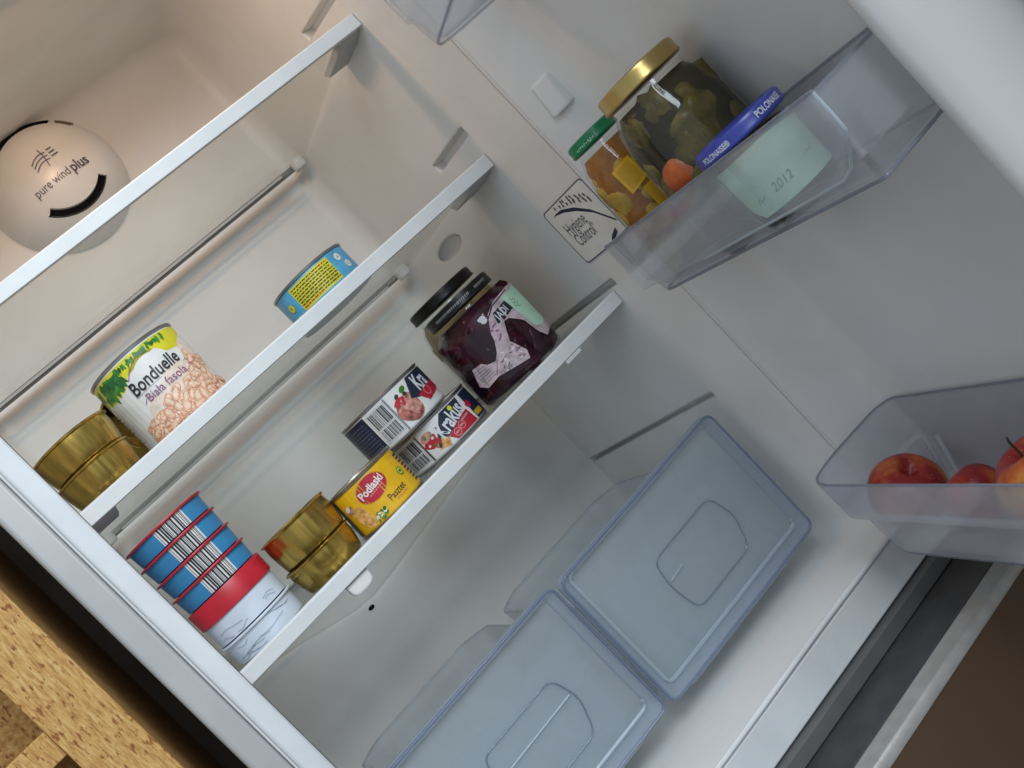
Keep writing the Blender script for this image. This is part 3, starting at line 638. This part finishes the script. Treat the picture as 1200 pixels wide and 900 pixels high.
pr.text('Bonduelle', a(.565), top-0.0255, 0.050, M['ink'], bold=0.015, shear=0.12, yscale=1.35, rot=0.02)
pr.text('Bia\u0142a fasola', a(.585), top-0.0385, 0.041, M['purpletext'], yscale=1.15)
pr.line([(a(.30), top-0.0405), (a(.34), top-0.0375)], 0.0006, M['purpletext']); pr.line([(a(.84), top-0.037), (a(.90), top-0.038)], 0.0006, M['purpletext'])
for k in range(9): pr.rect(a(.015), 0.05-0.004*k, a(.015)+.004+.0015*(k*7%3), 0.0508-0.004*k, M['darkprint'])
pr.build(t)

# tuna can
r = 0.0435; h = 0.047; x, y = 0.318, 0.24
t = can('tuna_can', 'flat light blue fish can with yellow text block at the shelf back', 'can', x, y, G2, r, h, 'sky')
pr = Print(cylmap(lambda b: r)); a = lambda f: r*th(f)
pr.rect(-1.45*r, 0.0045, 1.45*r, h-0.0045, M['sky'])
pr.rect(a(.22), 0.016, a(.78), h-0.005, M['lemon'])
for k in range(8):
    b = h-0.0075-k*0.0029; x0 = a(.235)
    while x0 < a(.76):
        wd_ = random.uniform(0.002, 0.006); pr.rect(x0, b-0.0007, min(x0+wd_, a(.77)), b+0.0005, M['red'] if (k == 7 and x0 < 0) or (k == 0 and x0 > 0.01) else M['darkprint']); x0 += wd_+0.0009
for f, b, m1 in ((.88, .035, 'paper'), (.92, .024, 'paper'), (.12, .028, 'lemon'), (.2, .0105, 'paper')):
    pr.ell(a(f), b, .0042, .0042, M[m1]); pr.text({.88: 'A', .92: 'C', .12: 'K', .2: 'o'}[f], a(f), b, .003, M['navy'])
for k in range(4): pr.rect(a(.30), 0.007+k*0.0018, a(.30)+0.012+0.003*k, 0.0078+k*0.0018, M['whiteink']); pr.rect(a(.06), 0.010+k*0.0022, a(.15), 0.0108+k*0.0022, M['whiteink'])
pr.build(t)

# luncheon meat cans, one on the other
def meat(label, x, y, z, h, variant):
    r = 0.0475
    t = can('meat_can', label, 'can', x, y, z, r, h, 'paper', group='stacked luncheon meat cans')
    pr = Print(cylmap(lambda b: r)); a = lambda f: r*th(f); lo, hi = 0.0042, h-0.0042; H = hi-lo; B = lambda k: lo+H*k
    pr.rect(-1.5*r, lo, 1.5*r, hi, M['paper'])
    s = 0.0 if variant == 0 else -0.23           # the lower can is turned so its label sits further left
    c = lambda f: a(max(0.001, min(0.999, f+s)))
    pr.rect(-1.5*r, lo, c(.25), hi, M['navy'])
    if variant == 0:
        for k in range(9): 
            x0 = a(.02)
            while x0 < a(.22): w_ = random.uniform(.001, .004); pr.rect(x0, B(.12+k*.09), min(x0+w_, a(.225)), B(.15+k*.09), M['navytext']); x0 += w_+.001
    pr.rect(c(.27), B(.06), c(.50), B(.97), M['greypaper']); pr.barcode(c(.29), B(.10), c(.485), B(.42), 13, False, 4); pr.barcode(c(.29), B(.48), c(.485), B(.92), 13, False, 9)
    pr.rect(c(.505), lo, c(.525), hi, M['tin'])
    rg = random.Random(11+variant)
    if variant == 0:
        pr.ell(c(.66), B(.36), .0125, .0135, M['meat'], .5, 20, .1); pr.ell(c(.70), B(.45), .009, .011, M['meatpale'], .4, 16, .2); pr.ell(c(.62), B(.62), .006, .005, M['red'], .2, 12, .2)
        pr.poly([(c(.54), B(.50)), (c(.62), B(.58)), (c(.70), B(.1)), (c(.66), B(.06))], M['meatpale']); pr.poly([(c(.56), B(.44)), (c(.60), B(.50)), (c(.68), B(.1)), (c(.66), B(.06))], M['meat'])
        pr.ell(c(.72), B(.85), .004, .0025, M['green'], .4); pr.ell(c(.71), B(.72), .0022, .002, M['darkprint']); pr.ell(c(.63), B(.80), .0026, .0018, M['darkprint'], .5)
        pr.poly([(c(.81), hi), (c(.725), B(.50)), (c(.80), B(.40)), (c(.999), B(.55)), (c(.999), hi)], M['navy'])
        pr.poly([(c(.80), B(.44)), (c(.86), B(.16)), (c(.999), B(.30)), (c(.999), B(.58))], M['red']); pr.ell(c(.90), B(.40), .005, .005, M['pinkred']); pr.ell(c(.90), B(.40), .0042, .0042, M['red'])
        pr.text('Kra', c(.905), B(.70), .0195, M['whiteink'], bold=.025, shear=.12, yscale=1.7, rot=.06)
    else:
        pr.poly([(c(.545), B(.62)), (c(.59), B(.78)), (c(.66), B(.66)), (c(.71), B(.3)), (c(.70), B(.1)), (c(.62), B(.22))], M['meatpale'])
        pr.ell(c(.61), B(.50), .008, .006, M['red'], .4, 14, .2); pr.ell(c(.60), B(.72), .007, .004, M['meatpale'], .2); pr.poly([(c(.62), B(.14)), (c(.72), B(.46)), (c(.80), B(.40)), (c(.74), lo)], M['bread']); pr.poly([(c(.63), B(.2)), (c(.69), B(.5)), (c(.72), B(.46)), (c(.65), B(.14))], M['darkprint'])
        for k in range(10): pr.ell(c(rg.uniform(.57, .73)), B(rg.uniform(.25, .75)), .0016, .0012, M[rg.choice(('darkprint', 'green', 'paper', 'red'))], rg.random(), 8)
        pr.poly([(c(.85), hi), (c(.69), B(.48)), (c(.775), B(.26)), (c(1.06), B(.52)), (c(1.08), hi)], M['navy'])
        pr.poly([(c(.775), B(.25)), (c(.83), lo), (c(1.10), lo), (c(1.08), B(.50)), (c(1.0), B(.46))], M['red'])
        pr.text('Krakus', c(.895), B(.615), .036, M['whiteink'], bold=.025, shear=.12, yscale=1.65, rot=.20)
        for f, b in ((.87, .17), (.945, .24)): pr.ell(c(f), B(b), .0040, .0040, M['pinkred']); pr.ell(c(f), B(b), .0033, .0033, M['red']); pr.text('80%', c(f), B(b), .0045, M['whiteink'])
        pr.text('GOLONK', c(1.02), B(.36), .011, M['whiteink'], rot=.1, bold=.01)
        pr.rect(c(1.115), lo, c(1.225), hi, M['navy']); pr.ell(c(1.13), B(.55), .004, .004, M['red'], .3, 10, .3); pr.rect(c(1.12), B(.08), c(1.20), B(.26), M['orange'])
        pr.ell(c(.965), B(.88), .0025, .0025, M['lemon'])
    pr.build(t)
meat('luncheon meat can turned to show its white and blue label, beneath the other meat can', 0.2915, 0.205, G3, 0.0385, 1)
meat('luncheon meat can showing a barcode panel, resting on top of the other meat can', 0.270, 0.20, G3+0.0389, 0.0455, 0)

# pate tin
r = 0.0362; h = 0.0475
t = can('pate_tin', 'yellow tin with red oval and chicken picture beside the gold tins', 'tin', 0.193, 0.15, G3, 0.0352, h, 'yellow', rb=r)
rf = lambda b: r-0.001*b/h
pr = Print(cylmap(rf)); a = lambda f: r*th(f); lo, hi = 0.004, h-0.004
pr.rect(-1.5*r, lo, a(.05), hi, M['navy']); pr.rect(a(.04), lo, 1.5*r, hi, M['yellow'])
pr.ell(a(.50), .0315, .0170, .0118, M['orange'], .10, 30); pr.ell(a(.50), .0315, .0162, .0110, M['red'], .10, 30)
pr.text('Podlaski', a(.50), .0325, .0275, M['paper'], bold=.025, rot=.12, yscale=1.2); [pr.rect(a(.53)-.008+k*.0024, .0262+k*.0003, a(.53)-.0064+k*.0024, .0272+k*.0003, M['pinkred']) for k in range(7)]
pr.text('Pasztet', a(.70), .0140, .0200, M['darkprint'], bold=.01, rot=.04, yscale=1.3); pr.text('drobiowy', a(.73), .0092, .0150, M['beandark'], rot=.03)
pr.ell(a(.19), .017, .0075, .0125, M['chick'], .25, 20, .1); pr.ell(a(.22), .012, .0055, .0075, M['bread'], .3, 16, .1); pr.ell(a(.12), .029, .0050, .0042, M['meatpale'], .3, 12, .3); pr.ell(a(.11), .031, .004, .002, M['paper'], .5)
rg = random.Random(8)
for k in range(22): pr.ell(a(rg.uniform(.30, .46)), rg.uniform(.005, .012), .0020, .0009, M[rg.choice(('green', 'green2', 'lemon', 'paper'))], rg.uniform(0, 3), 7)
pr.ell(a(.89), .0245, .0042, .0042, M['green'], 0, 14); pr.ell(a(.89), .0245, .0030, .0030, M['lemon'], 0, 10); pr.ell(a(.89), .0245, .0022, .0015, M['green2'], 0, 10)
for k in range(9): pr.rect(a(.955), .008+.0036*k, a(.999), .0098+.0036*k, M['ink'])
pr.build(t)

# gold tins, emptied and nested
def wob(seed, amp=0.034):
    rg = random.Random(seed); fr_ = [(rg.randint(9, 34), rg.uniform(0, 6), rg.uniform(.3, 1)) for _ in range(5)]
    return lambda a, z: 1+amp*sum(k*(2*abs(sin(n*a/2+p+3*z))**1.5-1) for n, p, k in fr_)/5
def gold_tin(label, x, y, z, r, rb, h, seed, rot=None, cat='tin'):
    t = thing('gold_tin', label, cat, (x, y, z), face_cam(x, y), 'empty gold tins')
    if rot: t.rotation_euler = rot
    w = wob(seed); w0 = lambda a, zz: 1+(w(a, zz)-1)*max(0, min(1, (h-zz)/0.012))
    mb = MB(); mb.lathe([(rb-0.003, 0), (rb-0.0006, 0.001), (rb, 0.003), (rb+(r-rb)*.3, h*.3), (rb+(r-rb)*.7, h*.7), (r-0.0012, h-0.002), (r-0.0016, h-0.002), (rb+(r-rb)*.7-0.0005, h*.7), (rb-0.0005, 0.0035), (rb-0.004, 0.0012)], M['gold'], 120, wob=w0); obj('body', mb, t, smooth=60)
    mb = MB(); mb.lathe([(r-0.0014, h-0.0024), (r+0.0008, h-0.0016), (r+0.001, h-0.0004), (r, h+0.0004), (r-0.0012, h), (r-0.0014, h-0.0022)], M['gold'], 96, cap0=False, cap1=False); obj('rim', mb, t, smooth=60)
    return t
gold_tin('gold tin underneath another gold tin, on the lowest shelf', 0.121, 0.15, G3, 0.0352, 0.0305, 0.0268, 1)
gold_tin('gold tin set on another gold tin, between white tubs and yellow tin', 0.1225, 0.15, G3+0.0270, 0.0352, 0.0328, 0.0325, 2)
gold_tin('gold tin underneath another gold tin, at the left end of the middle shelf', 0.0375, 0.14, G2, 0.0348, 0.0290, 0.030, 3)
gold_tin('gold tin set on another gold tin, at the left end of the middle shelf', 0.0385, 0.14, G2+0.0302, 0.0366, 0.0325, 0.0275, 4)
gold_tin('gold tin tipped on its side beside the bean can', 0.085, 0.225, G2+0.0355, 0.0350, 0.0300, 0.030, 5, rot=(radians(78), 0, radians(32)))

# stack of tubs
x, y, r = 0.0448, 0.155, 0.0372
def tub(label, z, h, body, rimm, rr, collar=0.0, bars=True, seed=2, group='blue tubs nested in a stack'):
    t = thing('plastic_tub', label, 'tub', (x+random.uniform(-.0005, .0005), y, z), face_cam(x, y), group)
    rb = rr-0.0024
    mb = MB(); w = wob(seed, 0.010 if body == 'tubwhite' else 0.002)
    mb.lathe([(rb-0.004, 0), (rb, 0.001), (rr-0.0012, h-0.002), (rr-0.002, h-0.002), (rb-0.001, 0.002), (rb-0.006, 0.0015)], M[body], 96, wob=(lambda a_, z_: 1+(w(a_, z_)-1)*max(0, min(1, (h-z_)/.006)))); obj('body', mb, t, smooth=50)
    mb = MB()
    if collar: mb.lathe([(rr-0.0008, h-collar), (rr+0.0002, h-collar+0.0006), (rr+0.0008, h-0.0008), (rr+0.0004, h), (rr-0.0015, h), (rr-0.0015, h-0.002)], M[rimm], 96, cap0=False, cap1=False)
    else: mb.lathe([(rr-0.0016, h-0.0022), (rr+0.0012, h-0.0018), (rr+0.0016, h-0.0008), (rr+0.0012, h), (rr-0.0006, h+0.0002), (rr-0.0016, h-0.001)], M[rimm], 96, cap0=False, cap1=False)
    obj('rim', mb, t, smooth=50)
    rf = lambda b: rb+(rr-0.0012-rb)*b/h
    pr = Print(cylmap(rf, rr))
    if bars:
        pr.rect(rr*-.30, .0012, rr*.50, h-.0022, M['paper'])
        if bars == 1: pr.barcode(rr*-.27, .0012, rr*.47, h-.0022, 15, False, 21)
        pr.build(t)
    elif body == 'tubwhite':
        rg = random.Random(seed)
        for k in range(9):
            a0 = rg.uniform(-1.1, .5)*rr; b0 = rg.uniform(.003, h-.004); sl = rg.uniform(-.12, .18); ln = rg.uniform(.012, .03)
            pr.line([(a0+ln*i/6, min(h-.0025, max(.001, b0+sl*ln*i/6+.0012*sin(i*.8+k)))) for i in range(7)], .0004, M['crease'])
        pr.build(t, 'creases')
    return t
tub('crumpled white tub at the bottom of the tub stack', G3, 0.0215, 'tubwhite', 'tubwhite', r+0.0002, 0, 0, 31, 'white tubs in the tub stack')
tub('crumpled white tub with a wide red collar under the blue tubs', G3+0.0218, 0.0390, 'tubwhite', 'tubred', r+0.0008, 0.0185, 0, 32, 'white tubs in the tub stack')
nm = ('lowest blue tub with red rim, just above the red collar', 'blue tub with red rim, second above the red collar', 'blue tub with red rim, directly under the topmost one', 'topmost blue tub with red rim and barcode on the stack')
for k in range(4): tub(nm[k], G3+0.0609+0.0180*k, 0.0178, 'tubblue', 'tubred', r+0.0006+0.0003*k, 0, 1)

# ------------------------------------------------------------------ jars
def jar(name, label, x, y, z, r, h, neck, lidr, lidh, lid, content, chunk=None, n=40, crange=(0.009, 0.014), group=None, seed=1, flat=0.0, lipz=0.0):
    """glass outside, food inside, screw lid"""
    t = thing(name, label, 'jar', (x, y, z), face_cam(x, y), group)
    zs = h-lidh-0.002        # where the neck meets the lid
    prof = [(r-0.006, 0.0005), (r-0.002, 0.002), (r-0.0003, 0.006), (r, 0.012), (r+flat, zs*0.45), (r, zs*0.72), (r-0.002, zs*0.80), (r-(r-neck)*.45, zs*.90), (neck+0.0008, zs*.965), (neck, zs)]
    mb = MB(); mb.lathe(prof, M['jarglass'], 64, cap1=False); obj('glass', mb, t, smooth=60)
    k = 0.0022
    mb = MB(); inner = [(pr_-k, max(z_, 0.004)) for pr_, z_ in prof[1:-1]]; mb.lathe(inner, M[content], 56); obj('contents', mb, t, smooth=60)
    if chunk:
        rg = random.Random(seed); mb = MB()
        for i in range(n):
            a_ = rg.uniform(-1.9, 1.9); zz = rg.uniform(0.010, zs*0.86); s_ = rg.uniform(*crange)
            rr = r-k-s_*0.50-max(0, (zz-zs*.72))*0.6
            mb.blob((rr*sin(a_), -rr*cos(a_), zz), (s_*.9, s_*.85, s_*rg.uniform(.7, 1.2)), M[chunk], rg.uniform(0, 3), 12)
        # keep every piece inside the glass
        mb.v = [(vx*min(1, (r-0.0012)/max(1e-6, sqrt(vx*vx+vy*vy))), vy*min(1, (r-0.0012)/max(1e-6, sqrt(vx*vx+vy*vy))), vz) for vx, vy, vz in mb.v]
        obj('pieces', mb, t, smooth=60)
    mb = MB(); mb.lathe([(lidr-0.0012, h-lidh), (lidr, h-lidh+0.0006), (lidr+0.0004, h-lidh+0.002), (lidr-0.0002, h-lidh+0.003), (lidr, h-0.003), (lidr-0.0008, h-0.0008), (lidr-0.003, h), (lidr-0.006, h-0.0008), (lidr-0.012, h-0.0008)], M[lid], 72); obj('lid', mb, t, smooth=50)
    return t
# beet jar
x, y, r, h = 0.3865, 0.17, 0.0502, 0.1025
t = jar('beet_jar', 'front jar of dark beetroot with torn pink label and black lid', x, y, G3, r, h, 0.0360, 0.0393, 0.0125, 'blacklid', 'beet', 'beet', 54, (.008, .013), seed=3)
pr = Print(cylmap(lambda b: r, r), 0.0006); a = lambda f: r*th(f)
pr.poly([(a(.56), .060), (a(.62), .069), (a(.74), .0745), (a(.93), .0765), (a(.985), .0760), (a(.985), .020), (a(.90), .0155), (a(.86), .024), (a(.83), .042), (a(.74), .053), (a(.69), .054), (a(.66), .049), (a(.60), .037), (a(.66), .020), (a(.63), .0125), (a(.30), .020), (a(.16), .0180), (a(.10), .024), (a(.16), .041), (a(.26), .040), (a(.30), .035), (a(.38), .0325), (a(.44), .0375), (a(.50), .047), (a(.52), .054)], M['pinkpaper'])
pr.poly([(a(.63), .0560), (a(.66), .0665), (a(.93), .0690), (a(.93), .0600), (a(.70), .0545)], M['ink']); pr.text('JADI', a(.725), .0610, .0155, M['whiteink'], bold=.01, rot=.10, yscale=1.3)
pr.line([(a(.60), .066), (a(.70), .072), (a(.9), .0745)], .0012, M['ink'])
for k in range(6): pr.line([(a(.14), .0225+k*.003), (a(.30)-.0006*k, .0235+k*.0026)], .0005, M['inkgrey'])
pr.line([(a(.17), .020), (a(.20), .039)], .0006, M['inkgrey']); pr.line([(a(.30), .022), (a(.40), .033)], .0006, M['inkgrey'])
pr.line([(a(.70), .052), (a(.68), .048), (a(.69), .044), (a(.71), .043)], .0008, M['ink'])
rg = random.Random(4)
for k in range(26): pr.ell(a(rg.uniform(.40, .62)), rg.uniform(.018, .034), .0018, .0006, M[rg.choice(('paper', 'purpletext', 'inkgrey'))], rg.uniform(-1, 1), 8)
for k in range(6): pr.ell(a(rg.uniform(.54, .62)), rg.uniform(.044, .058), .0022, .0010, M['purpletext'], rg.uniform(-1, 1), 8)
pr.poly([(a(.815), .0715), (a(.985), .0725), (a(.985), .0295), (a(.94), .0260), (a(.87), .0300)], M['mint'])
for k in range(3): pr.line([(a(.86)+.0012*i, .065-.004*k-.0006*i+.0012*sin(i*2.1+k)) for i in range(7)], .0005, M['green2'])
pr.build(t)
lp = Print(cylmap(lambda b: 0.0393, 0.0393), 0.0007)
rg = random.Random(6)           # lettering too small to read: short upright strokes
for x0, x1 in ((-.031, -.016), (-.014, .014), (.022, .038)):
    while x0 < x1:
        lp.line([(x0, h-.0078+.0004*rg.random()), (x0+.0004, h-.0048-.0004*rg.random()), (x0+.0009, h-.0064+.0006*rg.random())], .0005, M['greyink']); x0 += rg.choice((.0016, .0019, .0023))
lp.build(t, 'lid_lettering')
# jar behind it
jar('preserve_jar', 'jar with pale yellow contents and black lid behind the beet jar', 0.4175, 0.268, G3, 0.0485, 0.121, 0.038, 0.0420, 0.012, 'blacklid', 'mustard', 'mustard', 30, seed=6)

# jars in the door bin
zb = -0.0195+0.0032
P = U(0.0795, 0.001, zb); r = 0.0292; h = 0.1335
t = jar('pickle_jar', 'slim jar of yellow pickles with green lid and two orange stickers', P.x, P.y, P.z, r, h, 0.0205, 0.0230, 0.0105, 'greenlid', 'brine', 'pickle', 34, (.010, .0145), group=None, seed=9)
pr = Print(cylmap(lambda b: r, r), 0.0010); a = lambda f: r*th(f)
pr.poly([(a(.36), .0965), (a(.66), .0985), (a(.68), .0765), (a(.38), .0735)], M['yellow']); pr.poly([(a(.40), .0945), (a(.62), .0965), (a(.64), .0785), (a(.42), .0755)], M['orange'])
pr.rect(a(.53), .050, a(.80), .072, M['yellow']); pr.rect(a(.55), .051, a(.785), .071, M['orange']); pr.build(t, 'stickers')
lp = Print(cylmap(lambda b: .0232, .0232), .0006); rg = random.Random(2)
for k in range(9): x0 = -.018+k*.0022; lp.line([(x0, h-.0078+.0008*rg.random()), (x0+.0006, h-.0050-.0012*rg.random()), (x0+.0013, h-.0074+.001*rg.random())], .0005, M['mint'])
lp.poly([(-.004, h-.0080), (-.002, h-.0080), (-.002, h-.0074), (-.004, h-.0074)], M['mint'])
lp.rect(.003, h-.0085, .0034, h-.0040, M['mint'])
lp.build(t, 'lid_lettering')
P = U(0.199, -0.001, zb); r = 0.0408; h = 0.137
t = jar('cucumber_jar', 'large jar of dark pickled cucumbers and carrot with gold lid', P.x, P.y, P.z, r, h, 0.0305, 0.0333, 0.0125, 'goldlid', 'darkbrine', 'olive', 48, (.013, .021), seed=12)
mb = MB(); an = -0.66; rr = r-.0125
mb.blob((rr*sin(an), -rr*cos(an), .064), (.0165, .0150, .0165), M['carrot'], 0.2, 18, .05); obj('carrot_slice', mb, t, smooth=60); mb = MB()
mb.blob((rr*sin(-.5), -rr*cos(-.5), .022), (.009, .008, .007), M['carrot'], 0.7, 12, .05); obj('carrot_slice', mb, t, smooth=60)
P = U(0.2885, 0.0185, zb); r = 0.0287; h = 0.0675
t = jar('spread_jar', 'small jar with wide blue lid and handwritten mint paper label', P.x, P.y, P.z, r, h, 0.0262, 0.0322, 0.0100, 'bluelid', 'darkbrine', 'olive', 18, (.008, .012), seed=15)
pr = Print(cylmap(lambda b: r, r), 0.0008); a = lambda f: r*th(f)
pr.poly([(a(.02), .0505), (1.55*r, .0530), (1.55*r, .0130), (a(.12), .0125), (a(.05), .020)], M['mint'])
def scrawl(a0, b0, w_, amp, n, sd):
    rg = random.Random(sd); pr.line([(a0+w_*i/n, b0+amp*rg.uniform(-1, 1)) for i in range(n+1)], .0005, M['inkgrey'])
scrawl(a(.16), .0225, .006, .0022, 7, 1); pr.text('2012', a(.47), .0240, .014, M['ink'], shear=.2, yscale=1.2); scrawl(a(.80), .028, .010, .0016, 8, 4)
pr.build(t)
lp = Print(cylmap(lambda b: .0323, .0323), .0007)
lp.text('POLONAISE\u00ae', -.0205, h-.0056, .023, M['whiteink'], bold=.012, yscale=1.35); lp.build(t, 'lid_lettering')
lp = Print(cylmap(lambda b: .0323, .0323), .0007); lp.text('POLONAISE', .0235, h-.0050, .023, M['whiteink'], bold=.012, yscale=1.35)
lp.build(t, 'lid_lettering')

# ------------------------------------------------------------------ apples
def apple(label, u, n, r, tilt, rz, stem=True):
    zb_ = -0.304+0.0032
    t = thing('apple', label, 'apple', tuple(U(u, n, zb_+r*.93)), 0, 'apples in the lowest door bin'); t.rotation_euler = (tilt[0], tilt[1], rz)
    mb = MB(); pf = []
    for k in range(25):
        ph = -pi/2+pi*k/24; rr = r*cos(ph)*(1+.10*sin(ph)); z = r*.93*sin(ph)
        if ph > 1.0: z -= r*.42*((ph-1.0)/.57)**2.2
        if ph < -1.15: z += r*.20*((-1.15-ph)/.42)**2
        pf.append((max(rr, .0004), z))
    mb.lathe(pf, M['apple'], 40, wob=lambda a_, z_: 1+.018*sin(5*a_)*(z_/r)); obj('flesh', mb, t, smooth=80)
    if stem:
        mb = MB(); mb.tube([(0, 0, r*.48), (.0008, .001, r*.75), (.003, .002, r*1.12), (.0045, .0030, r*1.2)], .0009, M['apple_stem'], 8); obj('stem', mb, t, smooth=60)
apple('dark red apple in the hinge-side corner of the lower bin', 0.082, 0.012, 0.0315, (0.75, -0.25), 0.6, False)
apple('orange-red apple low between the two larger apples', 0.158, 0.006, 0.0232, (0.5, 0.2), 2.4, False)
apple('red and yellow apple with a stem cut by the right edge', 0.247, 0.002, 0.0345, (0.12, -0.08), 4.2)
